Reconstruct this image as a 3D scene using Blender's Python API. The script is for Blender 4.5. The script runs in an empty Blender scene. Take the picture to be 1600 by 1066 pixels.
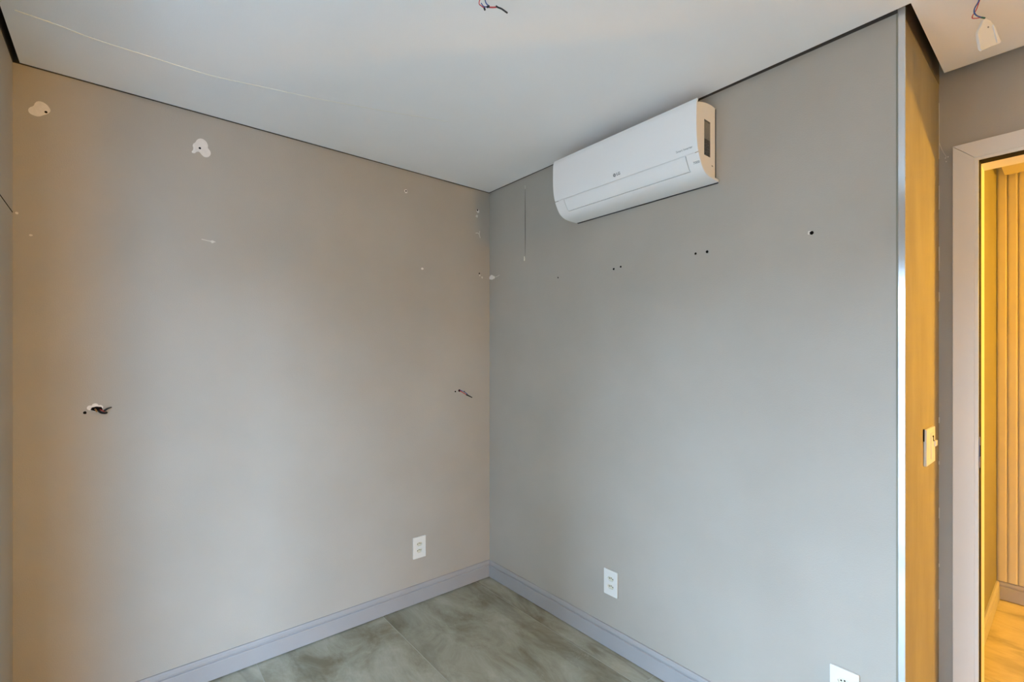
import bpy, bmesh, math, random
from mathutils import Vector, Matrix

random.seed(7)
scene = bpy.context.scene
C = scene.collection
PI = math.pi

# ------------------------------------------------------------------ camera
# room axes: X runs along the far wall (towards the right wall), Y runs towards the far wall
CAM_H = 1.381
cam_d = bpy.data.cameras.new('camera')
cam_d.sensor_width = 36.0
cam_d.lens = 736.0 / 1600.0 * 36.0
cam_d.shift_y = 23.0 / 1600.0
cam_d.clip_start = 0.02
cam = bpy.data.objects.new('camera', cam_d)
C.objects.link(cam)
cam.location = (0.0, 0.0, CAM_H)
cam.rotation_euler = (PI / 2, 0.0, -math.atan2(0.63899, 0.76922))
scene.camera = cam

# ------------------------------------------------------------------ view, sky and daylight
vs = scene.view_settings
scene.display_settings.display_device = 'sRGB'
vs.view_transform = 'Standard'
vs.look = 'None'
vs.exposure = 0.0
vs.gamma = 1.0
vs.use_curve_mapping = False
scene.cycles.diffuse_bounces = 8
scene.cycles.max_bounces = 14

world = bpy.data.worlds.new('overcast_sky')
scene.world = world
world.use_nodes = True
bg = world.node_tree.nodes['Background']
bg.inputs['Color'].default_value = (0.53, 0.72, 1.0, 1)
bg.inputs['Strength'].default_value = 24.0

# portal in the glazed opening: guides the sky's light into the room, gives off none itself
pl = bpy.data.lights.new('window_portal', 'AREA')
pl.shape = 'RECTANGLE'
pl.size = 2.2
pl.size_y = 2.1
pl.cycles.is_portal = True
po = bpy.data.objects.new('window_portal', pl)
C.objects.link(po)
po.location = (-0.46, 0.46, 1.0)
po.rotation_euler = (0, -PI / 2, 0)

HALL_POWER = 7.0
REAR_FILL_POWER = 125.0
SCONCE_POWER = 290.0

# ------------------------------------------------------------------ dimensions (metres)
XR, YF, XL, YB = 1.779, 2.362, -0.288, -3.60      # right wall, far wall, left wall, back wall
YE = 0.337                                        # the right wall ends here
XD = 2.365                                        # wall with the doorway
XH, YHW, YHB = 3.84, 0.30, -2.60                  # hall: fluted wall, side wall, end
ZC, ZS = 2.40, 2.50                               # plaster ceiling, slab above it

# ------------------------------------------------------------------ materials
def new_mat(name):
    m = bpy.data.materials.new(name)
    m.use_nodes = True
    nt = m.node_tree
    return m, nt, nt.nodes['Principled BSDF']

def plain(name, col, rough=0.5, metal=0.0, spec=0.5):
    m, nt, b = new_mat(name)
    b.inputs['Base Color'].default_value = (*col, 1)
    b.inputs['Roughness'].default_value = rough
    b.inputs['Metallic'].default_value = metal
    b.inputs['Specular IOR Level'].default_value = spec
    return m

def node(nt, kind, **kw):
    n = nt.nodes.new(kind)
    for k, v in kw.items():
        if k in n.inputs:
            n.inputs[k].default_value = v
        else:
            setattr(n, k, v)
    return n

def mottled(name, c1, c2, scale=6.0, rough=0.75, bump=0.05, bscale=420.0, stretch=(1, 1, 1), spec=0.35, detail=5.0):
    """paint: two close tones in soft patches, with a fine roller texture as relief"""
    m, nt, b = new_mat(name)
    tc = node(nt, 'ShaderNodeTexCoord')
    mp = node(nt, 'ShaderNodeMapping')
    mp.inputs['Scale'].default_value = stretch
    nt.links.new(tc.outputs['Object'], mp.inputs['Vector'])
    n1 = node(nt, 'ShaderNodeTexNoise', Scale=scale, Detail=detail, Roughness=0.55)
    nt.links.new(mp.outputs[0], n1.inputs['Vector'])
    r = node(nt, 'ShaderNodeValToRGB')
    r.color_ramp.elements[0].position = 0.3
    r.color_ramp.elements[1].position = 0.7
    r.color_ramp.elements[0].color = (*c1, 1)
    r.color_ramp.elements[1].color = (*c2, 1)
    nt.links.new(n1.outputs[0], r.inputs[0])
    nt.links.new(r.outputs[0], b.inputs['Base Color'])
    n2 = node(nt, 'ShaderNodeTexNoise', Scale=bscale, Detail=2.0)
    nt.links.new(tc.outputs['Object'], n2.inputs['Vector'])
    bp = node(nt, 'ShaderNodeBump', Strength=bump, Distance=0.002)
    nt.links.new(n2.outputs[0], bp.inputs['Height'])
    nt.links.new(bp.outputs[0], b.inputs['Normal'])
    b.inputs['Roughness'].default_value = rough
    b.inputs['Specular IOR Level'].default_value = spec
    return m

M = {}
M['wall'] = mottled('grey_wall_paint', (0.415, 0.386, 0.338), (0.455, 0.426, 0.378), 2.2, 0.8, 0.25, 260)
M['end_wall'] = mottled('rubbed_wall_paint', (0.25, 0.235, 0.19), (0.32, 0.30, 0.24), 5.0, 0.8, 0.2, 260, (1.6, 1, 0.45))
M['ceiling'] = mottled('white_ceiling_paint', (0.87, 0.87, 0.875), (0.90, 0.90, 0.905), 2.0, 0.85, 0.12, 300)
M['trim_grey'] = mottled('grey_baseboard_paint', (0.355, 0.35, 0.355), (0.385, 0.38, 0.385), 4.0, 0.45, 0.03, 200)
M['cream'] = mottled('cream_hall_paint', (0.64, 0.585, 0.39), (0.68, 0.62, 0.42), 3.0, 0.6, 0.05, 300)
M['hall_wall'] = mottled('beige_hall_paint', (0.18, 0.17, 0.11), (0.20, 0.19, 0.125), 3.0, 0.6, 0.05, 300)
M['hall_ceiling'] = plain('cream_ceiling_paint', (0.50, 0.45, 0.32), 0.8)
M['casing'] = plain('white_lacquered_wood', (0.74, 0.72, 0.69), 0.42)
M['black'] = plain('black_rubber', (0.008, 0.005, 0.005), 0.8, spec=0.2)
M['hole'] = plain('hole_dark', (0.01, 0.009, 0.008), 1.0, spec=0.0)
M['gap_shade'] = plain('dark_gap_shade', (0.075, 0.065, 0.058), 0.8, spec=0.2)
M['gap_shade_brown'] = plain('brown_gap_shade', (0.20, 0.165, 0.13), 0.8, spec=0.2)
M['slab'] = plain('shade_dark_slab', (0.05, 0.045, 0.04), 0.95, spec=0.1)  # slab coloured dark to deepen the shade seen through the ceiling gap
M['void'] = plain('raw_concrete', (0.22, 0.20, 0.18), 0.95, spec=0.1)
M['grout'] = plain('grey_grout', (0.46, 0.47, 0.42), 0.9)
M['ac_white'] = plain('white_glossy_plastic', (0.90, 0.90, 0.90), 0.32)
M['ac_side'] = plain('white_matt_plastic', (0.90, 0.885, 0.86), 0.5)
M['ac_dark'] = plain('dark_plastic', (0.03, 0.03, 0.035), 0.6)
M['print_grey'] = plain('grey_print', (0.16, 0.16, 0.165), 0.5)
M['print_pale'] = plain('pale_grey_print', (0.33, 0.33, 0.33), 0.5)
M['plate'] = plain('white_plate_plastic', (0.78, 0.775, 0.74), 0.35)
M['socket'] = plain('cream_socket_plastic', (0.70, 0.67, 0.54), 0.4)
M['filler'] = mottled('white_filler', (0.78, 0.75, 0.71), (0.86, 0.83, 0.79), 40, 0.9, 0.2, 300)
M['crack'] = plain('chipped_edge', (0.70, 0.68, 0.62), 0.9)
M['crack_shade'] = plain('seam_shade', (0.10, 0.09, 0.08), 1.0, spec=0.0)
M['crack_cream'] = plain('exposed_joint_tape', (0.85, 0.82, 0.70), 0.9)
M['alu'] = plain('aluminium_profile', (0.72, 0.735, 0.76), 0.12, 0.65, 0.8)
M['red'] = plain('red_wire', (0.55, 0.03, 0.03), 0.45)
M['blue'] = plain('blue_wire', (0.03, 0.08, 0.30), 0.45)
M['green'] = plain('dark_green_wire', (0.01, 0.10, 0.06), 0.45)
M['wblack'] = plain('black_tape', (0.012, 0.012, 0.014), 0.5)
M['copper'] = plain('copper', (0.55, 0.33, 0.15), 0.4, 1.0)
M['frame_white'] = plain('white_aluminium_paint', (0.78, 0.78, 0.78), 0.4)
M['steel'] = plain('brushed_steel', (0.12, 0.10, 0.14), 0.3, 1.0)

def tile_mat(name, dark, mid, light):
    m, nt, b = new_mat(name)
    tc = node(nt, 'ShaderNodeTexCoord')
    oi = node(nt, 'ShaderNodeObjectInfo')
    off = node(nt, 'ShaderNodeVectorMath', operation='SCALE')
    comb = node(nt, 'ShaderNodeCombineXYZ')
    for i in range(3):
        nt.links.new(oi.outputs['Random'], comb.inputs[i])
    nt.links.new(comb.outputs[0], off.inputs[0])
    off.inputs['Scale'].default_value = 13.0
    add = node(nt, 'ShaderNodeVectorMath', operation='ADD')
    nt.links.new(tc.outputs['Object'], add.inputs[0])
    nt.links.new(off.outputs[0], add.inputs[1])
    mp = node(nt, 'ShaderNodeMapping')
    mp.inputs['Rotation'].default_value = (0, 0, 0.35)
    mp.inputs['Scale'].default_value = (1.6, 0.75, 1)
    nt.links.new(add.outputs[0], mp.inputs['Vector'])
    # clouds
    n1 = node(nt, 'ShaderNodeTexNoise', Scale=3.6, Detail=10.0, Roughness=0.68, Distortion=0.55)
    nt.links.new(mp.outputs[0], n1.inputs['Vector'])
    r1 = node(nt, 'ShaderNodeValToRGB')
    e = r1.color_ramp.elements
    e[0].position = 0.34; e[0].color = (*dark, 1)
    e[1].position = 0.68; e[1].color = (*light, 1)
    x = e.new(0.5); x.color = (*mid, 1)
    nt.links.new(n1.outputs[0], r1.inputs[0])
    # veins: thin bands where a stretched noise passes its middle value
    mp2 = node(nt, 'ShaderNodeMapping')
    mp2.inputs['Rotation'].default_value = (0, 0, -0.22)
    mp2.inputs['Scale'].default_value = (2.4, 0.6, 1)
    nt.links.new(add.outputs[0], mp2.inputs['Vector'])
    n2 = node(nt, 'ShaderNodeTexNoise', Scale=0.8, Detail=5.0, Roughness=0.5, Distortion=0.5)
    nt.links.new(mp2.outputs[0], n2.inputs['Vector'])
    r2 = node(nt, 'ShaderNodeValToRGB')
    e = r2.color_ramp.elements
    e[0].position = 0.465; e[0].color = (0, 0, 0, 1)
    e[1].position = 0.535; e[1].color = (0, 0, 0, 1)
    x = e.new(0.49); x.color = (1, 1, 1, 1)
    x = e.new(0.505); x.color = (0.1, 0.1, 0.1, 1)
    nt.links.new(n2.outputs[0], r2.inputs[0])
    mx = node(nt, 'ShaderNodeMix', data_type='RGBA')
    fac = node(nt, 'ShaderNodeMath', operation='MULTIPLY')
    fac.inputs[1].default_value = 0.42
    nt.links.new(r2.outputs[0], fac.inputs[0])
    nt.links.new(fac.outputs[0], mx.inputs[0])
    nt.links.new(r1.outputs[0], mx.inputs[6])
    mx.inputs[7].default_value = (0.15, 0.14, 0.10, 1)
    # pale flecks
    n3 = node(nt, 'ShaderNodeTexNoise', Scale=9.0, Detail=6.0, Roughness=0.7, Distortion=1.5)
    nt.links.new(mp.outputs[0], n3.inputs['Vector'])
    r3 = node(nt, 'ShaderNodeValToRGB')
    r3.color_ramp.elements[0].position = 0.60
    r3.color_ramp.elements[1].position = 0.76
    nt.links.new(n3.outputs[0], r3.inputs[0])
    f3 = node(nt, 'ShaderNodeMath', operation='MULTIPLY')
    f3.inputs[1].default_value = 0.5
    nt.links.new(r3.outputs[0], f3.inputs[0])
    mx2 = node(nt, 'ShaderNodeMix', data_type='RGBA')
    nt.links.new(f3.outputs[0], mx2.inputs[0])
    nt.links.new(mx.outputs[2], mx2.inputs[6])
    mx2.inputs[7].default_value = (0.52, 0.51, 0.42, 1)
    nt.links.new(mx2.outputs[2], b.inputs['Base Color'])
    b.inputs['Roughness'].default_value = 0.5
    b.inputs['Specular IOR Level'].default_value = 0.4
    bp = node(nt, 'ShaderNodeBump', Strength=0.12, Distance=0.004)
    nt.links.new(n1.outputs[0], bp.inputs['Height'])
    nt.links.new(bp.outputs[0], b.inputs['Normal'])
    return m
M['tile'] = tile_mat('grey_green_porcelain', (0.20, 0.18, 0.12), (0.325, 0.325, 0.255), (0.45, 0.455, 0.38))
M['hall_tile'] = tile_mat('sand_porcelain', (0.36, 0.31, 0.17), (0.48, 0.42, 0.25), (0.56, 0.50, 0.31))

def glass_mat():
    m, nt, b = new_mat('clear_window_glass')
    nt.nodes.remove(b)
    out = nt.nodes['Material Output']
    tr = node(nt, 'ShaderNodeBsdfTransparent')
    tr.inputs[0].default_value = (0.95, 0.97, 0.96, 1)
    gl = node(nt, 'ShaderNodeBsdfGlossy', Roughness=0.02)
    mx = node(nt, 'ShaderNodeMixShader')
    mx.inputs[0].default_value = 0.04
    nt.links.new(tr.outputs[0], mx.inputs[1])
    nt.links.new(gl.outputs[0], mx.inputs[2])
    nt.links.new(mx.outputs[0], out.inputs['Surface'])
    return m
M['glass'] = glass_mat()

def emit_mat(name, col, strength):
    m, nt, b = new_mat(name)
    nt.nodes.remove(b)
    em = node(nt, 'ShaderNodeEmission', Strength=strength)
    em.inputs[0].default_value = (*col, 1)
    nt.links.new(em.outputs[0], nt.nodes['Material Output'].inputs['Surface'])
    return m

def label_mat():
    """printed energy sticker: grey upper half, dark lower half with small print"""
    m, nt, b = new_mat('printed_sticker')
    tc = node(nt, 'ShaderNodeTexCoord')
    sp = node(nt, 'ShaderNodeSeparateXYZ')
    nt.links.new(tc.outputs['Generated'], sp.inputs[0])
    r = node(nt, 'ShaderNodeValToRGB')
    r.color_ramp.interpolation = 'CONSTANT'
    e = r.color_ramp.elements
    e[0].position = 0.0; e[0].color = (0.03, 0.03, 0.032, 1)
    e[1].position = 0.46; e[1].color = (0.20, 0.20, 0.19, 1)
    x = e.new(0.94); x.color = (0.07, 0.07, 0.07, 1)
    nt.links.new(sp.outputs[2], r.inputs[0])
    n = node(nt, 'ShaderNodeTexNoise', Scale=9.0, Detail=4.0)
    mp = node(nt, 'ShaderNodeMapping')
    mp.inputs['Scale'].default_value = (1, 1, 3)
    nt.links.new(tc.outputs['Generated'], mp.inputs[0])
    nt.links.new(mp.outputs[0], n.inputs['Vector'])
    r2 = node(nt, 'ShaderNodeValToRGB')
    r2.color_ramp.elements[0].position = 0.52
    r2.color_ramp.elements[1].position = 0.62
    nt.links.new(n.outputs[0], r2.inputs[0])
    f = node(nt, 'ShaderNodeMath', operation='MULTIPLY')
    f.inputs[1].default_value = 0.35
    nt.links.new(r2.outputs[0], f.inputs[0])
    mx = node(nt, 'ShaderNodeMix', data_type='RGBA')
    nt.links.new(f.outputs[0], mx.inputs[0])
    nt.links.new(r.outputs[0], mx.inputs[6])
    mx.inputs[7].default_value = (0.35, 0.35, 0.33, 1)
    nt.links.new(mx.outputs[2], b.inputs['Base Color'])
    b.inputs['Roughness'].default_value = 0.4
    return m
M['sticker'] = label_mat()

# ------------------------------------------------------------------ helpers
def obj(name, bm, mat, parent=None, smooth=False, bevel=0.0, loc=None):
    bmesh.ops.recalc_face_normals(bm, faces=bm.faces)
    me = bpy.data.meshes.new(name)
    bm.to_mesh(me)
    bm.free()
    if mat is not None:
        me.materials.append(M[mat] if isinstance(mat, str) else mat)
    o = bpy.data.objects.new(name, me)
    C.objects.link(o)
    if parent is not None:
        o.parent = parent
        o.matrix_parent_inverse = Matrix.Translation(-Vector(parent_origin(parent)))
    if smooth:
        for p in me.polygons:
            p.use_smooth = True
    if bevel:
        md = o.modifiers.new('bevel', 'BEVEL')
        md.width = bevel
        md.segments = 2
        md.limit_method = 'ANGLE'
    return o

def parent_origin(p):
    v = Vector((0, 0, 0))                   # where the parent's own origin lies in the room
    while p is not None:
        v += p.location + p.matrix_parent_inverse.translation
        p = p.parent
    return v

def box(bm, x0, x1, y0, y1, z0, z1):
    vs_ = [bm.verts.new((x, y, z)) for z in (z0, z1) for y in (y0, y1) for x in (x0, x1)]
    for f in ((0, 1, 3, 2), (4, 6, 7, 5), (0, 4, 5, 1), (2, 3, 7, 6), (0, 2, 6, 4), (1, 5, 7, 3)):
        bm.faces.new([vs_[i] for i in f])
    return bm

def B(*a):
    return box(bmesh.new(), *a)

def prism(bm, pts, d):
    """polygon of 3D points pushed along the vector d"""
    d = Vector(d)
    a = [bm.verts.new(p) for p in pts]
    b = [bm.verts.new(Vector(p) + d) for p in pts]
    bm.faces.new(a)
    bm.faces.new(list(reversed(b)))
    n = len(a)
    for i in range(n):
        bm.faces.new((a[i], a[(i + 1) % n], b[(i + 1) % n], b[i]))
    return bm

def P(pts, d):
    return prism(bmesh.new(), pts, d)

def tube(bm, pts, r, seg=8):
    pts = [Vector(p) for p in pts]
    # smooth the path with Catmull-Rom
    q = []
    for i in range(len(pts) - 1):
        p0 = pts[max(i - 1, 0)]; p1 = pts[i]; p2 = pts[i + 1]; p3 = pts[min(i + 2, len(pts) - 1)]
        for k in range(6):
            t = k / 6
            q.append(0.5 * ((2 * p1) + (p2 - p0) * t + (2 * p0 - 5 * p1 + 4 * p2 - p3) * t * t + (3 * p1 - p0 - 3 * p2 + p3) * t ** 3))
    q.append(pts[-1])
    rings = []
    up = Vector((0.31, 0.17, 0.93))
    for i, p in enumerate(q):
        t = (q[min(i + 1, len(q) - 1)] - q[max(i - 1, 0)]).normalized()
        a = t.cross(up)
        if a.length < 1e-4:
            a = t.orthogonal()
        a.normalize()
        b = t.cross(a)
        rr = r(i / (len(q) - 1)) if callable(r) else r
        rings.append([bm.verts.new(p + rr * (math.cos(2 * PI * k / seg) * a + math.sin(2 * PI * k / seg) * b)) for k in range(seg)])
    for i in range(len(rings) - 1):
        for k in range(seg):
            bm.faces.new((rings[i][k], rings[i][(k + 1) % seg], rings[i + 1][(k + 1) % seg], rings[i + 1][k]))
    bm.faces.new(rings[0]); bm.faces.new(list(reversed(rings[-1])))
    return bm

def T(pts, r, seg=8):
    return tube(bmesh.new(), pts, r, seg)

def disc(bm, c, n, r, h, seg=20, jitter=0.0):
    """short cylinder standing on c along n"""
    n = Vector(n).normalized()
    a = n.orthogonal().normalized()
    b = n.cross(a)
    rr = [r * (1 + random.uniform(-jitter, jitter)) for _ in range(seg)]
    pts = [Vector(c) + rr[k] * (math.cos(2 * PI * k / seg) * a + math.sin(2 * PI * k / seg) * b) for k in range(seg)]
    return prism(bm, pts, n * h)

def thing(name, label, cat, loc, group=None):
    o = bpy.data.objects.new(name, None)
    C.objects.link(o)
    o.location = loc
    o.empty_display_size = 0.05
    o['label'] = label
    o['category'] = cat
    if group:
        o['group'] = group
    return o

def tag(o, label, cat, group=None):
    o['label'] = label
    o['category'] = cat
    if group:
        o['group'] = group
    return o

def struct(name, bm, mat, **kw):
    o = obj(name, bm, mat, **kw)
    o['kind'] = 'structure'
    return o

def holed_plate(name, outer, holes, depth, bev, mat, parent):
    """flat plate in its own XY plane with openings, filled from 2D outlines"""
    cu = bpy.data.curves.new(name, 'CURVE')
    cu.dimensions = '2D'
    cu.fill_mode = 'BOTH'
    for ring in [outer] + holes:
        s = cu.splines.new('POLY')
        s.points.add(len(ring) - 1)
        for i, (x, y) in enumerate(ring):
            s.points[i].co = (x, y, 0, 1)
        s.use_cyclic_u = True
    cu.extrude = depth / 2
    cu.bevel_depth = bev
    cu.bevel_resolution = 2
    cu.offset = -bev
    tmp = bpy.data.objects.new('tmp', cu)
    C.objects.link(tmp)
    bpy.context.view_layer.update()
    me = bpy.data.meshes.new_from_object(tmp.evaluated_get(bpy.context.evaluated_depsgraph_get()))
    bpy.data.objects.remove(tmp)
    me.name = name
    me.materials.clear()
    me.materials.append(M[mat])
    o = bpy.data.objects.new(name, me)
    C.objects.link(o)
    o.parent = parent
    return o

def lettering(name, text, size, mat, parent, mw, depth=0.0002, bold=0.0):
    cu = bpy.data.curves.new(name, 'FONT')
    cu.body = text
    cu.size = size
    cu.extrude = depth
    cu.offset = bold
    cu.align_x = 'CENTER'
    cu.align_y = 'CENTER'
    tmp = bpy.data.objects.new('tmp', cu)
    C.objects.link(tmp)
    bpy.context.view_layer.update()
    me = bpy.data.meshes.new_from_object(tmp.evaluated_get(bpy.context.evaluated_depsgraph_get()))
    bpy.data.objects.remove(tmp)
    me.name = name
    me.materials.clear()
    me.materials.append(M[mat])
    me.transform(mw)
    o = bpy.data.objects.new(name, me)
    C.objects.link(o)
    o.parent = parent
    o.matrix_parent_inverse = Matrix.Translation(-Vector(parent_origin(parent)))
    return o

# ================================================================== THE SETTING
# ---- floor: screed/grout bed and one object per tile
floor = struct('floor', B(XL - 0.15, XH + 0.12, YB - 0.1, YF + 0.12, -0.10, -0.0012), 'grout')
TX0, TY0, TW, TL = 1.068, 1.172, 0.60, 1.20
def clip_tile(x0, x1, y0, y1, regions):
    out = []
    for rx0, rx1, ry0, ry1 in regions:
        a, b_, c, d = max(x0, rx0), min(x1, rx1), max(y0, ry0), min(y1, ry1)
        if b_ - a > 0.01 and d - c > 0.01:
            out.append((a, b_, c, d))
    return out
regions = [(XL + 0.001, XR - 0.001, YE, YF - 0.001), (XL + 0.001, XD + 0.14, YB + 0.001, YE - 0.0005), (XD + 0.14, XH - 0.001, YHB + 0.001, YHW - 0.001)]
for i in range(-4, 7):
    for j in range(-6, 2):
        for a, b_, c, d in clip_tile(TX0 + i * TW, TX0 + (i + 1) * TW, TY0 + j * TL, TY0 + (j + 1) * TL, regions):
            g = 0.0016
            bm = bmesh.new()
            e = 0.001
            xs = (a + g, b_ - g); ys = (c + g, d - g)
            if xs[1] - xs[0] < 0.01 or ys[1] - ys[0] < 0.01:
                continue
            cx, cy = (xs[0] + xs[1]) / 2, (ys[0] + ys[1]) / 2
            box(bm, xs[0], xs[1], ys[0], ys[1], -0.009, 0.0)
            o = obj('tile', bm, 'hall_tile' if a > XD + 0.13 else 'tile', floor, bevel=0.0009)

# ---- walls
wall_far = struct('wall_far', B(XL - 0.15, XR + 0.10, YF, YF + 0.12, -0.1, ZS + 0.1), 'wall')
wall_right = struct('wall_right', B(XR, XD + 0.14, YE + 0.012, YF + 0.12, -0.1, ZS + 0.1), 'wall')
# the end of the right wall, rubbed down to plaster
wall_end = struct('wall_right_end', B(XR, XD + 0.14, YE, YE + 0.012, -0.1, ZS + 0.1), 'end_wall')
# left wall with the glazed opening behind the camera
WY0, WY1, WZ1 = -0.50, 1.42, 2.10
bm = bmesh.new()
box(bm, XL - 0.15, XL, WY1, YF, -0.1, ZS + 0.1)
box(bm, XL - 0.15, XL, YB - 0.1, WY0, -0.1, ZS + 0.1)
box(bm, XL - 0.15, XL, WY0, WY1, WZ1, ZS + 0.1)
wall_left = struct('wall_left', bm, 'wall')
wall_back = struct('wall_back', B(XL, XD + 0.14, YB - 0.1, YB, -0.1, ZS + 0.1), 'wall')
# wall with the doorway
DY0, DY1, DZ = -0.60, 0.262, 2.115
bm = bmesh.new()
box(bm, XD, XD + 0.14, DY1, YE, -0.1, ZS + 0.1)
box(bm, XD, XD + 0.14, YB, DY0, -0.1, ZS + 0.1)
box(bm, XD, XD + 0.14, DY0, DY1, DZ, ZS + 0.1)
wall_door = struct('wall_door', bm, 'wall')
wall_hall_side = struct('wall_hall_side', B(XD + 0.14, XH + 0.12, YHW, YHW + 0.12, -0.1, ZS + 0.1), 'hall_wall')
wall_hall_back = struct('wall_hall_back', B(XD + 0.14, XH + 0.12, YHB - 0.1, YHB, -0.1, ZS + 0.1), 'cream')
wall_hall = struct('wall_hall_far', B(XH, XH + 0.12, YHB, YHW, -0.1, ZS + 0.1), 'cream')
# fluted cladding: one slat after another
pitch = 0.0415
me = None
n_sl = int((YHW - YHB) / pitch)
for k in range(n_sl):
    y1 = YHW - 0.002 - k * pitch
    if me is None:
        bm = bmesh.new()
        prof = [(0, -0.001), (-0.009, -0.0016), (-0.011, -0.004), (-0.0122, -0.009), (-0.0122, -pitch + 0.009), (-0.011, -pitch + 0.004), (-0.009, -pitch + 0.0016), (0, -pitch + 0.001)]
        prism(bm, [(x, y, 0) for x, y in prof], (0, 0, ZS - 0.107))
        o = obj('slat', bm, 'cream', wall_hall)
        me = o.data
    else:
        o = bpy.data.objects.new('slat', me)
        C.objects.link(o)
        o.parent = wall_hall
    o.location = (XH, y1, 0.107)

# ---- slab and plaster ceilings with their shadow gaps
struct('ceiling_slab', B(XL - 0.15, XH + 0.12, YB - 0.1, YF + 0.12, ZS, ZS + 0.1), 'slab')
cx0, cx1, cxe = XL + 0.018, XR - 0.0095, XR - 0.0235
cye, cxd = YE - 0.0265, 2.283
poly = [(cx0, YF - 0.009), (cx1, YF - 0.009), (cx1 - 0.0, YF - 0.5), (cxe, cye), (cxd, cye), (cxd, YB + 0.02), (cx0, YB + 0.02)]
ceiling = struct('ceiling', P([(x, y, ZC) for x, y in poly], (0, 0, 0.022)), 'ceiling')
hx0, hx1, hy1 = XD + 0.16, XH - 0.045, YHW - 0.035
struct('ceiling_hall', B(hx0, hx1, YHB + 0.02, hy1, ZC - 0.012, ZC + 0.012), 'hall_ceiling')

# dark strips that put the ceiling gap's shade into colour
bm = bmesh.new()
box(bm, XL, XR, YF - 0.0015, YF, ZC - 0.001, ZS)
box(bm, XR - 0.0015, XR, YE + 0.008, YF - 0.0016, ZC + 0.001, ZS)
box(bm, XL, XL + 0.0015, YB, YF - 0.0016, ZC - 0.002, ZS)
struct('trim_gap_shade', bm, 'gap_shade')
struct('trim_gap_shade_end', B(XR + 0.005, XD - 0.001, YE - 0.0015, YE, ZC + 0.001, ZS), 'gap_shade_brown')  # brown strip, the shade of the gap put into its colour

# ---- baseboards: flat face, groove, rounded top
def base_prof(t=0.014, h=0.104):
    return [(0, 0.005), (t, 0.005), (t, 0.074), (t - 0.002, 0.0765), (t - 0.006, 0.0775), (t - 0.006, 0.0815), (t - 0.002, 0.0825), (t - 0.001, 0.088), (t - 0.003, 0.098), (t - 0.007, h), (0, h)]
def baseboard(name, a, b, n, mat='trim_grey'):
    """from a to b along the wall, n points into the room"""
    a, b, n = Vector(a), Vector(b), Vector(n)
    return struct(name, P([a + n * t + Vector((0, 0, z)) for t, z in base_prof()], b - a), mat)
baseboard('baseboard_far', (XL, YF, 0), (XR, YF, 0), (0, -1, 0))
baseboard('baseboard_right', (XR, YF - 0.0145, 0), (XR, YE + 0.016, 0), (-1, 0, 0))
baseboard('baseboard_left', (XL, YF - 0.0145, 0), (XL, WY1, 0), (1, 0, 0))
baseboard('baseboard_hall', (XH - 0.0005, YHW - 0.001, 0), (XH - 0.0005, YHB, 0), (-1, 0, 0))
baseboard('baseboard_hall_side', (XD + 0.15, YHW, 0), (XH - 0.015, YHW, 0), (0, -1, 0))

# ---- aluminium corner profile on the free edge of the right wall
bm = bmesh.new()
box(bm, XR - 0.0022, XR + 0.0005, YE - 0.010, YE + 0.0065, 0.0, ZS - 0.02)
box(bm, XR, XR + 0.004, YE - 0.010, YE, 0.0, ZS - 0.02)
trim = struct('trim_1', bm, 'alu', bevel=0.0006)
trim['label'] = 'aluminium corner profile on the edge of the grey wall'

# ---- doorway: casing boards with mitred corner, jambs, rubber seal, strike plate
door = thing('door_1', 'white wooden door frame with black seal around the open doorway', 'door frame', (XD, (DY0 + DY1) / 2, 0))
door['kind'] = 'structure'
fy1, fy0 = 0.239, -0.585          # inner edges of the casing boards
fz = 2.091
cw, ct = 0.058, 0.013             # casing width and thickness
XC = XD - ct
m = 0.0006
obj('casing', P([(XC, fy1, 0), (XC, fy1 + cw, 0), (XC, fy1 + cw, fz + cw - m), (XC, fy1, fz - m)], (ct, 0, 0)), 'casing', door, bevel=0.0012)
obj('casing', P([(XC, fy0, 0), (XC, fy0 - cw, 0), (XC, fy0 - cw, fz + cw - m), (XC, fy0, fz - m)], (ct, 0, 0)), 'casing', door, bevel=0.0012)
obj('casing', P([(XC, fy1, fz + m), (XC, fy1 + cw, fz + cw + m), (XC, fy0 - cw, fz + cw + m), (XC, fy0, fz + m)], (ct, 0, 0)), 'casing', door, bevel=0.0012)
jy1, jy0, jz = 0.229, -0.575, 2.081   # inner faces of the jambs
obj('jamb', B(XC + 0.004, XD + 0.15, jy1, DY1, 0, jz), 'casing', door, bevel=0.001)
obj('jamb', B(XC + 0.004, XD + 0.15, DY0, jy0, 0, jz), 'casing', door, bevel=0.001)
obj('head_jamb', B(XC + 0.004, XD + 0.15, DY0, DY1, jz, DZ), 'casing', door, bevel=0.001)
g0, g1 = XC + 0.010, XD + 0.045
obj('seal', B(g0, g1, jy1 - 0.0016, jy1 + 0.001, 0, jz - 0.0016), 'black', door)
obj('seal', B(g0, g1, jy0 - 0.001, jy0 + 0.0016, 0, jz - 0.0016), 'black', door)
obj('seal', B(g0, g1, jy0, jy1, jz - 0.0016, jz + 0.001), 'black', door)
sp = obj('strike_plate', B(XC + 0.006, XD + 0.010, jy1 - 0.0026, jy1 - 0.0012, 0.98, 1.09), 'steel', door)
obj('latch_hole', B(XC + 0.010, XD + 0.007, jy1 - 0.0030, jy1 - 0.0022, 1.02, 1.06), 'hole', sp)

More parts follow.
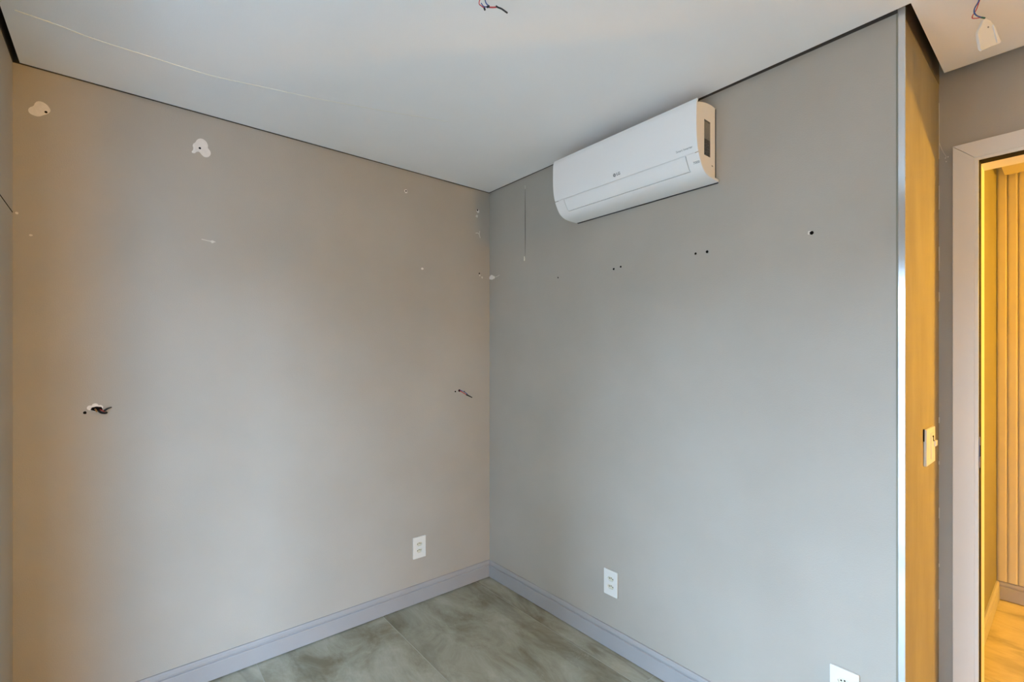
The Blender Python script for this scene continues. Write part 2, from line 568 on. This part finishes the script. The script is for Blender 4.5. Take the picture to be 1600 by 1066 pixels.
# ---- glazed sliding door behind the camera, with the roller shutter part-way down
win = thing('window_1', 'white framed sliding glass door in the left wall', 'window', (XL - 0.08, (WY0 + WY1) / 2, 0))
win['kind'] = 'structure'
bm = bmesh.new()
fx0, fx1 = XL - 0.14, XL - 0.10
box(bm, fx0, fx1, WY0, WY0 + 0.04, 0, WZ1); box(bm, fx0, fx1, WY1 - 0.04, WY1, 0, WZ1)
box(bm, fx0, fx1, WY0 + 0.04, WY1 - 0.04, WZ1 - 0.04, WZ1); box(bm, fx0, fx1, WY0 + 0.04, WY1 - 0.04, 0, 0.03)
obj('window_frame', bm, 'frame_white', win, bevel=0.002)
wm = (WY0 + WY1) / 2
for s, (a, b_) in enumerate(((WY0 + 0.04, wm + 0.02), (wm - 0.02, WY1 - 0.04))):
    x0 = XL - 0.118 - 0.020 * s
    bm = bmesh.new()
    sd, sf = 0.017, 0.034
    box(bm, x0, x0 + sd, a, a + sf, 0.03, WZ1 - 0.04); box(bm, x0, x0 + sd, b_ - sf, b_, 0.03, WZ1 - 0.04)
    box(bm, x0, x0 + sd, a + sf, b_ - sf, WZ1 - 0.08, WZ1 - 0.04); box(bm, x0, x0 + sd, a + sf, b_ - sf, 0.03, 0.08)
    sash = obj('sash', bm, 'frame_white', win, bevel=0.002)
    obj('pane', B(x0 + 0.006, x0 + 0.011, a + 0.03, b_ - 0.03, 0.075, WZ1 - 0.075), 'glass', sash)
for k in range(7):
    z = 1.83 + k * 0.04
    obj('shutter_slat', P([(XL - 0.148, WY0 + 0.01, z), (XL - 0.142, WY0 + 0.01, z + 0.004), (XL - 0.142, WY0 + 0.01, z + 0.034), (XL - 0.148, WY0 + 0.01, z + 0.039), (XL - 0.150, WY0 + 0.01, z + 0.02)], (0, WY1 - WY0 - 0.02, 0)), 'frame_white', win)
# balcony slab outside it; two unseen blocks added beyond to cut the sky light
struct('floor_balcony', B(XL - 1.55, XL - 0.15, -2.2, 2.6, -0.14, -0.02), 'void')
struct('wall_low_sky_blocker', B(-16.0, -14.0, -30.0, 30.0, -12.0, 2.5), 'void')
struct('wall_tower_sky_blocker', B(-18.0, -12.0, -12.4, -2.0, -12.0, 30.0), 'void')  # unseen tower shaped to keep sky light off the room corner

# ================================================================== MARKS ON THE WALLS (parts of the walls)
def blob(pts, wall, mat, name, axis, h=0.0012):
    """closed outline on a wall, pushed out by h; axis 'y' = far wall, 'x' = right wall"""
    if axis == 'y':
        return obj(name, P([(x, YF - h, z) for x, z in pts], (0, h + 0.001, 0)), mat, wall)
    return obj(name, P([(XR - h, y, z) for y, z in pts], (h + 0.001, 0, 0)), mat, wall)

def ring(circles, n=72):
    """outline of the union of circles (centre of the first = inside)"""
    cx = sum(c[0] for c in circles) / len(circles); cz = sum(c[1] for c in circles) / len(circles)
    out = []
    for k in range(n):
        a = 2 * PI * k / n
        dx, dz = math.cos(a), math.sin(a)
        best = 0.002
        for (x, z, r) in circles:
            px, pz = x - cx, z - cz
            bq = px * dx + pz * dz
            disc_ = bq * bq - (px * px + pz * pz - r * r)
            if disc_ >= 0:
                best = max(best, bq + math.sqrt(disc_))
        out.append((cx + best * dx, cz + best * dz))
    return out

def smooth2(p):
    """closed outline with rounded corners (one corner-cutting pass)"""
    for _ in range(1):
        q = []
        for i in range(len(p)):
            a, b_ = p[i], p[(i + 1) % len(p)]
            q += [(a[0] * 0.75 + b_[0] * 0.25, a[1] * 0.75 + b_[1] * 0.25), (a[0] * 0.25 + b_[0] * 0.75, a[1] * 0.25 + b_[1] * 0.75)]
        p = q
    return p

def hole(wall, x, y, z, r, axis):
    n = (0, -1, 0) if axis == 'y' else (-1, 0, 0)
    c = (x, YF + 0.001, z) if axis == 'y' else (XR + 0.001, y, z)
    bm = disc(bmesh.new(), c, n, r, 0.0021, 14, 0.12)
    return obj('screw_hole', bm, 'hole', wall)

# heart-shaped smear and clover-shaped smear of filler
blob(smooth2([(-0.2510, 2.2447), (-0.2474, 2.2554), (-0.2363, 2.2643), (-0.2340, 2.2752), (-0.2272, 2.2846), (-0.2154, 2.2867), (-0.2035, 2.2805), (-0.1952, 2.2691), (-0.1938, 2.2586), (-0.2007, 2.2479), (-0.2127, 2.2395), (-0.2241, 2.2300), (-0.2376, 2.2307), (-0.2474, 2.2351)]), wall_far, 'filler', 'filler_patch', 'y')
hole(wall_far, -0.2055, 0, 2.2525, 0.0042, 'y').location = (0, -0.0008, 0)
blob(smooth2([(0.2249, 2.2278), (0.2342, 2.2432), (0.2298, 2.2622), (0.2405, 2.2736), (0.2468, 2.2890), (0.2627, 2.2974), (0.2787, 2.2892), (0.2858, 2.2721), (0.2832, 2.2630), (0.2936, 2.2514), (0.2955, 2.2366), (0.2851, 2.2230), (0.2722, 2.2203), (0.2627, 2.2269), (0.2531, 2.2394), (0.2436, 2.2353), (0.2373, 2.2260)]), wall_far, 'filler', 'filler_patch', 'y')
hole(wall_far, 0.2555, 0, 2.2535, 0.0045, 'y').location = (0, -0.0008, 0)
def spot(x, z, r, wall=None, jit=0.3, mat='filler'):
    return obj('filler_spot', disc(bmesh.new(), (x, YF + 0.0005, z), (0, -1, 0), r, 0.0014, 14, jit), mat, wall_far)
spot(1.2045, 2.284, 0.0105); hole(wall_far, 1.2045, 0, 2.2855, 0.0042, 'y').location = (0, -0.0006, 0)
spot(1.689, 2.270, 0.010); hole(wall_far, 1.6855, 0, 2.2755, 0.0052, 'y').location = (0, -0.0006, 0)
spot(1.681, 2.237, 0.008, mat='crack')
spot(1.3064, 1.871, 0.007)
hole(wall_far, 1.7000, 0, 1.888, 0.0045, 'y'); spot(1.7035, 1.876, 0.006, mat='crack'); spot(1.721, 1.866, 0.006, mat='crack')
spot(-0.244, 1.806, 0.004, mat='crack'); spot(-0.279, 1.878, 0.004)
spot(0.30, 1.868, 0.006, mat='crack')
# chipped paint: a small Y near the corner, a short scratch further left
def stroke(name, pts, r, mat, wall):
    return obj(name, T(pts, r, 6), mat, wall)
stroke('paint_chip', [(1.672, YF, 2.132), (1.690, YF, 2.135), (1.701, YF, 2.126)], 0.0022, 'crack', wall_far)
stroke('paint_chip', [(1.703, YF, 2.150), (1.700, YF, 2.130), (1.707, YF, 2.108)], 0.0024, 'crack', wall_far)
stroke('paint_chip', [(0.262, YF, 1.872), (0.285, YF, 1.869), (0.312, YF, 1.868)], 0.0018, 'crack', wall_far)
# torn filler in the corner, continuing along the right wall as a thin tail
blob(ring([(2.352, 1.868, 0.010), (2.335, 1.868, 0.014), (2.318, 1.866, 0.009), (2.342, 1.874, 0.010)]), wall_right, 'filler', 'filler_patch', 'x', 0.003)
stroke('paint_chip', [(XR, 2.315, 1.866), (XR, 2.285, 1.868), (XR, 2.262, 1.874)], 0.0016, 'crack', wall_right)
# screw holes in a row across the right wall
for y, z, r in ((1.760, 1.794, 0.0036), (1.3946, 1.788, 0.0050), (1.3541, 1.7925, 0.0045), (0.9853, 1.7918, 0.0046), (0.9369, 1.7912, 0.0056), (0.5715, 1.7922, 0.0060)):
    hole(wall_right, 0, y, z, r, 'x')
obj('filler_spot', disc(bmesh.new(), (XR + 0.0005, 0.578, 1.794), (-1, 0, 0), 0.0055, 0.0012, 12, 0.3), 'crack', wall_right)
# upright plaster seam beside the corner, its shadow line put in as dark colour
stroke('seam_shadow_line', [(XR + 0.0004, 2.0245, 2.350), (XR + 0.0002, 2.0235, 2.20), (XR + 0.0004, 2.0225, 2.05), (XR + 0.0006, 2.0245, 1.93)], lambda t: 0.0004 + 0.0018 * math.sin(PI * min(1, max(0, t))), 'crack_shade', wall_right)
stroke('paint_chip', [(XR, 2.030, 1.950), (XR - 0.002, 2.029, 1.925)], 0.0026, 'crack_cream', wall_right)
stroke('paint_chip', [(XR, 2.024, 2.355), (XR, 2.0245, 2.335)], 0.0016, 'crack', wall_right)
# hairline crack on the left wall
obj('wall_crack', T([(XL, 1.95, 1.881), (XL, 2.14, 1.8795), (XL, 2.352, 1.877)], 0.0016, 6), 'hole', wall_left)
# flaked caulk in the corner beside the doorway
for z0, z1, r in ((2.33, 2.12, 0.0010), (2.02, 1.93, 0.0012), (1.79, 1.70, 0.0014), (1.62, 1.585, 0.0014), (1.150, 1.128, 0.0018), (0.985, 0.972, 0.0016), (0.81, 0.77, 0.0013), (0.60, 0.588, 0.0014), (0.465, 0.43, 0.0012)):
    stroke('caulk_flake', [(XD - 0.001, YE - 0.001, z0), (XD - 0.002, YE - 0.0015, (z0 + z1) / 2), (XD - 0.001, YE - 0.001, z1)], r, 'crack', wall_door)
stroke('paint_chip', [(XD, YE - 0.002, 2.18), (XD - 0.001, YE - 0.010, 2.15), (XD, YE - 0.022, 2.12)], 0.0005, 'crack_cream', wall_door)
for y, z in ((0.318, 2.118), (0.311, 2.120), (0.316, 2.104)):
    obj('filler_spot', disc(bmesh.new(), (XD + 0.0005, y, z), (-1, 0, 0), 0.0017, 0.0014, 10, 0.3), 'filler', wall_door)
# open joint in the plaster ceiling
cr = [(-0.24, 2.004), (-0.15, 2.010), (-0.069, 2.023), (0.08, 2.022), (0.253, 2.016), (0.42, 1.975), (0.6087, 1.926), (0.85, 1.845), (1.095, 1.754)]
obj('ceiling_crack', T([(x, y, ZC + 0.0005) for x, y in cr], lambda t: 0.0026 * (1 - 0.55 * t), 6), 'crack_cream', ceiling)

# ================================================================== AIR CONDITIONER
Y0, Y1 = 0.886, 1.622
ac = thing('air_conditioner', 'white split air conditioner mounted high on the grey wall under the ceiling', 'air conditioner', (XR, (Y0 + Y1) / 2, 2.05))
def spl(pts, n=5):
    out = []
    for i in range(len(pts) - 1):
        p0 = Vector(pts[max(i - 1, 0)]); p1 = Vector(pts[i]); p2 = Vector(pts[i + 1]); p3 = Vector(pts[min(i + 2, len(pts) - 1)])
        for k in range(n):
            t = k / n
            out.append(tuple(0.5 * ((2 * p1) + (p2 - p0) * t + (2 * p0 - 5 * p1 + 4 * p2 - p3) * t * t + (3 * p1 - p0 - 3 * p2 + p3) * t ** 3)))
    out.append(tuple(pts[-1]))
    return out
PROF = spl([(1.612, 2.319), (1.606, 2.300), (1.6045, 2.26), (1.6045, 2.21), (1.608, 2.165), (1.6175, 2.128), (1.631, 2.100), (1.652, 2.072), (1.680, 2.057), (1.715, 2.051), (1.7705, 2.050)])
def inner(prof, t):
    out = []
    for i in range(len(prof)):
        a = Vector(prof[max(i - 1, 0)]); b = Vector(prof[min(i + 1, len(prof) - 1)])
        d = (b - a).normalized()
        n = Vector((-d.y, d.x))
        if n.x < 0 and abs(n.x) > abs(n.y):
            n = -n
        if n.y < 0 and abs(n.y) >= abs(n.x):
            n = -n
        out.append((prof[i][0] + n.x * t, prof[i][1] + n.y * t))
    return out
def shell(bm, prof, t, ya, yb):
    q = prof + list(reversed(inner(prof, t)))
    # strips instead of one polygon: keeps the curve clean
    inn = inner(prof, t)
    rows = []
    for y in (ya, yb):
        rows.append(([bm.verts.new((x, y, z)) for x, z in prof], [bm.verts.new((x, y, z)) for x, z in inn]))
    n = len(prof)
    for i in range(n - 1):
        bm.faces.new((rows[0][0][i], rows[0][0][i + 1], rows[1][0][i + 1], rows[1][0][i]))
        bm.faces.new((rows[0][1][i], rows[1][1][i], rows[1][1][i + 1], rows[0][1][i + 1]))
        for r in rows:
            bm.faces.new((r[0][i], r[1][i], r[1][i + 1], r[0][i + 1]))
    for i in (0, n - 1):
        bm.faces.new((rows[0][0][i], rows[1][0][i], rows[1][1][i], rows[0][1][i]))
    return bm
def seg(z_hi=None, z_lo=None, x_lo=None, x_hi=None):
    """piece of the profile between two heights (front) / depths (underside)"""
    out = []
    for x, z in PROF:
        if z_hi is not None and z > z_hi: continue
        if z_lo is not None and z < z_lo: continue
        if x_lo is not None and x < x_lo: continue
        if x_hi is not None and x > x_hi: continue
        out.append((x, z))
    return out
# refine the profile so that the cuts fall where they should
fine = []
for i in range(len(PROF) - 1):
    for k in range(4):
        t = k / 4
        fine.append((PROF[i][0] * (1 - t) + PROF[i + 1][0] * t, PROF[i][1] * (1 - t) + PROF[i + 1][1] * t))
fine.append(PROF[-1])
PROF = fine
SEAM = 2.1255
def auto_smooth(o, ang=0.6):
    for p in o.data.polygons:
        p.use_smooth = True
    md = o.modifiers.new('edge', 'EDGE_SPLIT')
    md.split_angle = ang
front = obj('front_panel', shell(bmesh.new(), seg(z_lo=SEAM + 0.0006), 0.007, Y0, Y1), 'ac_white', ac)
auto_smooth(front)
FY0, FY1, FX = 0.936, 1.563, 1.650      # flap limits
bm = bmesh.new()
low = seg(z_hi=SEAM - 0.0006)
shell(bm, low, 0.009, Y0, FY0 - 0.0018)
shell(bm, low, 0.009, FY1 + 0.0010, Y1)
shell(bm, [p for p in low if p[0] > FX + 0.0018], 0.009, FY0 - 0.0018, FY1 + 0.0010)
lo = obj('lower_casing', bm, 'ac_white', ac)
auto_smooth(lo)
flap = obj('air_flap', shell(bmesh.new(), [p for p in low if p[0] < FX - 0.0014], 0.005, FY0 + 0.0018, FY1 - 0.0010), 'ac_white', ac)
auto_smooth(flap)
obj('air_outlet', shell(bmesh.new(), inner([p for p in low if p[0] < FX + 0.03], 0.0095), 0.004, FY0 - 0.02, FY1 + 0.02), 'ac_dark', ac)
# body behind the front shell, with a rounded top and a slightly narrower width
inn = inner(PROF, 0.0072)
bprof = [(x, z) for x, z in inn if z < 2.300] 
bprof = bprof[::3] + [inn[-1]]
bprof = [(1.6125, 2.305)] + bprof
top = spl([(1.7785, 2.333), (1.775, 2.341), (1.745, 2.343), (1.70, 2.338), (1.655, 2.326), (1.628, 2.312)], 3)
bpts = bprof[:-1] + [(1.7785, 2.066)] + top
body = obj('body', P([(x, Y0 + 0.017, z) for x, z in bpts], (0, Y1 - Y0 - 0.034, 0)), 'ac_side', ac)
auto_smooth(body, 0.5)
# inlet grille bars on top
for k in range(9):
    x = 1.648 + k * 0.0115
    z = 2.3245 + 0.019 * math.sin(min(1, (x - 1.64) / 0.09) * PI / 2)
    obj('inlet_bar', B(x, x + 0.004, Y0 + 0.04, Y1 - 0.04, z - 0.004, z + 0.003), 'ac_white', ac)
# back plate against the wall, and a dark strip standing in for the shadow below
obj('back_plate', B(XR - 0.004, XR - 0.0004, Y0 + 0.0155, Y1 - 0.0155, 2.07, 2.338), 'ac_dark', ac)
obj('shade_strip', B(XR - 0.008, XR - 0.0004, Y0 + 0.006, Y1 - 0.006, 2.0480, 2.056), 'ac_dark', ac)
# end sticker and a small slot on the side
st = obj('sticker', B(1.692, 1.736, Y0 + 0.0163, Y0 + 0.018, 2.140, 2.274), 'sticker', ac)
st['label'] = 'grey and black printed sticker'
obj('clip_slot', B(1.748, 1.757, Y0 + 0.0163, Y0 + 0.018, 2.110, 2.1135), 'print_grey', ac)
def face_m(y, z):
    x = min(PROF, key=lambda p: abs(p[1] - z) + (10 if p[0] > 1.65 else 0))[0]
    i = min(range(len(PROF)), key=lambda k: abs(PROF[k][1] - z) + (10 if PROF[k][0] > 1.65 else 0))
    a, b_ = Vector(PROF[max(i - 2, 0)]), Vector(PROF[min(i + 2, len(PROF) - 1)])
    d = (a - b_).normalized()                      # upwards along the surface
    up = Vector((d.x, 0, d.y)); rt = Vector((0, -1, 0)); n = rt.cross(up)
    mw = Matrix((rt, up, n)).transposed().to_4x4()
    mw.translation = Vector((x, y, z)) + n * 0.0003
    return mw
lg = lettering('brand_lettering', 'LG', 0.0155, 'print_grey', ac, face_m(1.2395, 2.1475), bold=0.0004)
lg['label'] = 'dark grey brand letters'
mw = face_m(1.2595, 2.1470)
bm = bmesh.new()
rr = 0.0068
prism(bm, [(rr * math.cos(2 * PI * k / 28), rr * math.sin(2 * PI * k / 28), 0) for k in range(28)], (0, 0, 0.0003))
bm.transform(mw)
em = obj('brand_emblem', bm, 'print_grey', ac)
bm = bmesh.new()
box(bm, -0.0008, 0.0002, -0.0030, 0.0032, 0.0003, 0.0005); box(bm, -0.0008, 0.0026, -0.0030, -0.0021, 0.0003, 0.0005)
box(bm, 0.0002, 0.0052, -0.0004, 0.0004, 0.0003, 0.0005)
box(bm, -0.0040, -0.0024, 0.0014, 0.0030, 0.0003, 0.0005)
bm.transform(mw)
obj('emblem_mark', bm, 'ac_white', em)
lettering('inverter_lettering', 'Smart Inverter', 0.0112, 'print_pale', ac, face_m(0.9385, 2.1475))
lettering('capacity_lettering', '7000', 0.0125, 'print_pale', ac, face_m(0.9020, 2.0945), bold=0.0002)

# ================================================================== OUTLETS AND SWITCH
def rrect(w, h, r, n=4):
    out = []
    for cx, cy, a0 in ((w / 2 - r, h / 2 - r, 0), (-w / 2 + r, h / 2 - r, 90), (-w / 2 + r, -h / 2 + r, 180), (w / 2 - r, -h / 2 + r, 270)):
        for k in range(n + 1):
            a = math.radians(a0 + 90 * k / n)
            out.append((cx + r * math.cos(a), cy + r * math.sin(a)))
    return out
def hexa(cx, cy, w=0.038, h=0.021):
    return [(cx - w / 2, cy), (cx - w * 0.27, cy - h / 2), (cx + w * 0.27, cy - h / 2), (cx + w / 2, cy), (cx + w * 0.27, cy + h / 2), (cx - w * 0.27, cy + h / 2)]
def outlet(label, loc, rot, pw=0.079, ph=0.119):
    """plate in its local XY plane (x to the right, y up, z out of the wall)"""
    t = thing('wall_outlet', label, 'outlet', loc, 'double socket outlets low on the grey walls')
    t.rotation_euler = rot
    holes = [hexa(0, 0.0185), hexa(0, -0.0185)]
    p = holed_plate('cover_plate', rrect(pw, ph, 0.003), holes, 0.004, 0.0012, 'plate', t)
    p.location = (0, 0, 0.0045)
    for cy in (0.0185, -0.0185):
        bm = bmesh.new()
        prism(bm, [(x, y, 0.0005) for x, y in hexa(0, cy, 0.041, 0.0235)], (0, 0, 0.0022))
        me_ = bpy.data.meshes.new('socket'); bm.to_mesh(me_); bm.free(); me_.materials.append(M['socket'])
        s = bpy.data.objects.new('socket', me_); C.objects.link(s); s.parent = t
        for px, py in ((-0.0095, 0.0), (0, 0.003), (0.0095, 0.0)):
            bm = bmesh.new()
            disc(bm, (px, cy + py, 0.0026), (0, 0, 1), 0.0025, 0.0004, 12)
            me_ = bpy.data.meshes.new('pin_hole'); bm.to_mesh(me_); bm.free(); me_.materials.append(M['hole'])
            h_ = bpy.data.objects.new('pin_hole', me_); C.objects.link(h_); h_.parent = s
    return t
ROT_FAR = (PI / 2, 0, 0)                       # facing -Y
ROT_RIGHT = (PI / 2, 0, -PI / 2)               # facing -X
outlet('white double outlet low on the wall with the filler smears', (1.285, YF, 0.310), ROT_FAR)
outlet('white double outlet low on the wall below the air conditioner', (XR, 1.408, 0.3115), ROT_RIGHT)
outlet('white double outlet at the lower picture edge near the aluminium corner profile', (XR, 0.4778, 0.3215), ROT_RIGHT)

sw = thing('light_switch', 'white light switch plate with loose rocker on the ochre lit wall end', 'switch', (2.163, YE, 1.0675))
sx0, sx1 = 2.092, 2.236
sp_ = obj('cover_plate', B(sx0, sx1, YE - 0.009, YE - 0.0005, 1.0055, 1.130), 'plate', sw, bevel=0.002)
obj('rocker', P([(2.158, YE - 0.009, 1.022), (2.222, YE - 0.009, 1.022), (2.222, YE - 0.009, 1.112), (2.158, YE - 0.009, 1.112)], (0, -0.0018, 0)), 'plate', sw, bevel=0.0008)
obj('rocker_key', B(2.204, 2.238, YE - 0.0155, YE - 0.0105, 1.062, 1.081), 'plate', sw, bevel=0.001)
bm = bmesh.new()
box(bm, 2.188, 2.196, YE - 0.0116, YE - 0.0104, 1.082, 1.1015)
box(bm, 2.176, 2.196, YE - 0.0116, YE - 0.0104, 1.0975, 1.1015)
box(bm, 2.196, 2.206, YE - 0.0116, YE - 0.0104, 1.0805, 1.0835)
obj('rocker_gap', bm, 'hole', sw)
obj('plate_gap', B(sx0 - 0.006, sx0 + 0.0015, YE - 0.003, YE - 0.0004, 1.09, 1.1318), 'hole', sw)

# ================================================================== LOOSE WIRES
# leads hanging from the ceiling where a lamp was taken down
w1 = thing('ceiling_wire_leads', 'red and blue wire leads with black taped ends hanging from the white ceiling', 'wire', (0.765, 1.03, ZC))
obj('wire', T([(0.765, 1.03, ZC + 0.005), (0.7751, 1.0495, 2.3650), (0.7807, 1.0392, 2.3450)], 0.0016), 'blue', w1)
obj('wire', T([(0.768, 1.03, ZC + 0.005), (0.7695, 1.0689, 2.3700), (0.7693, 1.0594, 2.3520), (0.7784, 1.0538, 2.3460)], 0.0013), 'red', w1)
obj('wire', T([(0.7700, 1.0604, 2.3600), (0.7746, 1.0547, 2.3500), (0.7815, 1.0432, 2.3450)], 0.0013), 'blue', w1)
obj('wire', T([(0.7833, 1.0427, 2.3450), (0.7903, 1.0343, 2.3430), (0.7970, 1.0257, 2.3420)], 0.0019), 'red', w1)
obj('tape_end', T([(0.7927, 1.0231, 2.3420), (0.7985, 1.0219, 2.3400), (0.8070, 1.0156, 2.3360), (0.8222, 1.0091, 2.3280)], 0.0022), 'wblack', w1)
obj('tape_end', T([(0.7749, 1.0536, 2.3460), (0.7776, 1.0533, 2.3400)], 0.0026), 'wblack', w1)
obj('tape_end', T([(0.7788, 1.0455, 2.3450), (0.7813, 1.0385, 2.3440)], 0.0030), 'wblack', w1)

# connector cap on its leads, near the doorway
w2 = thing('hanging_connector', 'white plastic connector cap hanging by red and blue wires near the doorway', 'connector', (1.9180, 0.1748, 2.3567))
front_ = [(1.9194, 0.1762, 2.3544), (1.9251, 0.1715, 2.3572), (1.9351, 0.1632, 2.3507), (1.9457, 0.1543, 2.3322), (1.9507, 0.1502, 2.3100), (1.9578, 0.1443, 2.2905), (1.9550, 0.1466, 2.2850), (1.9351, 0.1632, 2.2767), (1.9158, 0.1791, 2.2637), (1.9123, 0.1821, 2.2693), (1.9066, 0.1868, 2.3118), (1.9073, 0.1862, 2.3211), (1.9137, 0.1809, 2.3359)]
bm = bmesh.new()
prism(bm, front_, (0.003, 0.006, 0))
cap = obj('cap', bm, 'plate', w2, bevel=0.0015)
obj('cap_flange', P([(1.9365, 0.1581, 2.3375), (1.9415, 0.1540, 2.3301), (1.9464, 0.1498, 2.3079), (1.9535, 0.1439, 2.2885), (1.9507, 0.1463, 2.2830), (1.9457, 0.1504, 2.2858)], (0.004, 0.004, 0)), 'plate', cap)
obj('cap_rim', P([(1.9109, 0.1787, 2.2614), (1.9095, 0.1799, 2.2670), (1.9301, 0.1628, 2.2781), (1.9500, 0.1463, 2.2864), (1.9507, 0.1457, 2.2827), (1.9301, 0.1628, 2.2734)], (0.003, 0.004, 0)), 'plate', cap)
obj('cap_hole', disc(bmesh.new(), (1.9272, 0.1677, 2.3302), (-0.64, -0.77, 0), 0.0022, 0.0008, 12), 'print_grey', cap)
obj('wire', T([(1.8701, 0.1755, 2.4110), (1.8842, 0.1833, 2.3934), (1.8897, 0.1918, 2.3807), (1.8960, 0.1931, 2.3714), (1.9024, 0.1877, 2.3622), (1.9194, 0.1749, 2.3564)], 0.0017), 'blue', w2)
obj('wire', T([(1.8715, 0.1744, 2.4110), (1.8919, 0.1834, 2.3935), (1.9023, 0.1904, 2.3803), (1.8973, 0.1972, 2.3651), (1.8987, 0.1960, 2.3580), (1.9123, 0.1821, 2.3590)], 0.0012), 'red', w2)
obj('wire_sleeve', T([(1.9116, 0.1807, 2.3585), (1.9201, 0.1736, 2.3565)], 0.0022), 'green', w2)

# gouged boxes in the far wall with wires sticking out
blob(ring([(-0.088, 1.186, 0.009), (-0.074, 1.192, 0.010), (-0.060, 1.186, 0.009), (-0.072, 1.181, 0.011)]), wall_far, 'filler', 'filler_patch', 'y', 0.0012)
blob([(-0.087, 1.179), (-0.083, 1.187), (-0.070, 1.190), (-0.056, 1.187), (-0.052, 1.178), (-0.060, 1.172), (-0.076, 1.173)], wall_far, 'hole', 'box_hole', 'y', 0.0017)
hole(wall_far, -0.1027, 0, 1.1690, 0.0052, 'y')
w3 = thing('wall_wire_stubs', 'black taped wire stubs sticking out of the wall beneath the filler smears', 'wire', (-0.065, YF, 1.18))
obj('wire', T([(-0.074, YF, 1.180), (-0.071, YF - 0.012, 1.177), (-0.069, YF - 0.016, 1.171)], 0.0028), 'copper', w3)
obj('wire', T([(-0.060, YF, 1.178), (-0.053, YF - 0.014, 1.174), (-0.047, YF - 0.020, 1.171)], 0.0018), 'red', w3)
obj('tape_end', T([(-0.064, YF, 1.174), (-0.057, YF - 0.016, 1.168), (-0.045, YF - 0.024, 1.1655), (-0.041, YF - 0.028, 1.168)], 0.0042), 'wblack', w3)
obj('tape_end', T([(-0.047, YF - 0.020, 1.174), (-0.038, YF - 0.024, 1.182), (-0.026, YF - 0.026, 1.186)], lambda t: 0.0042 - 0.002 * t), 'wblack', w3)
hole(wall_far, 1.5255, 0, 1.1685, 0.0045, 'y')
hole(wall_far, 1.5535, 0, 1.1735, 0.0075, 'y')
w4 = thing('wall_wire_stubs', 'red and blue wire stubs with black tape sticking out of the wall near the corner', 'wire', (1.555, YF, 1.173))
obj('wire', T([(1.556, YF, 1.173), (1.566, YF - 0.018, 1.162), (1.585, YF - 0.030, 1.148)], 0.0022), 'red', w4)
obj('wire', T([(1.558, YF, 1.175), (1.573, YF - 0.020, 1.167), (1.592, YF - 0.030, 1.152)], 0.0020), 'blue', w4)
obj('tape_end', T([(1.572, YF - 0.021, 1.167), (1.576, YF - 0.024, 1.168)], 0.0050), 'wblack', w4)
obj('tape_end', T([(1.583, YF - 0.030, 1.150), (1.598, YF - 0.038, 1.141), (1.616, YF - 0.044, 1.131)], lambda t: 0.0052 - 0.0025 * t), 'wblack', w4)

# ================================================================== HALL LAMPS AND AN ADDED REAR FILL LAMP
def sconce(label, base, n, power, col):
    base, n = Vector(base), Vector(n)
    t = thing('wall_sconce', label, 'lamp', base)
    obj('back_plate', disc(bmesh.new(), base, n, 0.05, 0.012, 28), 'steel', t)
    up = Vector((0, 0, 1))
    obj('arm', T([base + n * 0.008, base + n * 0.06, base + n * 0.11 + up * 0.015], 0.007), 'steel', t)
    bm = bmesh.new()
    bmesh.ops.create_uvsphere(bm, u_segments=28, v_segments=16, radius=0.085)
    bm.transform(Matrix.Translation(base + n * 0.14 + up * 0.07))
    obj('globe', bm, emit_mat('warm_globe', col, power / (4 * PI * 0.085 ** 2) / PI), t, smooth=True)
    return t
sconce('warm glowing globe sconce on the fluted hall wall', (XH - 0.012, -1.78, 1.62), (-1, 0, 0), SCONCE_POWER, (1.0, 0.50, 0.05))
# recessed downlight in the hall ceiling
dl = thing('ceiling_downlight', 'warm recessed downlight in the hall ceiling beyond the doorway', 'lamp', (2.95, -0.45, ZC - 0.012))
obj('trim_ring', disc(bmesh.new(), (2.95, -0.45, ZC - 0.012), (0, 0, -1), 0.085, 0.006, 32), 'casing', dl)
obj('diffuser', disc(bmesh.new(), (2.95, -0.45, ZC - 0.018), (0, 0, -1), 0.072, 0.012, 32), emit_mat('warm_diffuser', (1.0, 0.56, 0.03), HALL_POWER / 0.0217 / PI), dl)
sconce('added warm fill globe on the unseen back wall of the room', (1.15, YB, 1.95), (0, 1, 0), REAR_FILL_POWER, (1.0, 0.49, 0.02))  # added behind the camera to fill the room with warm light
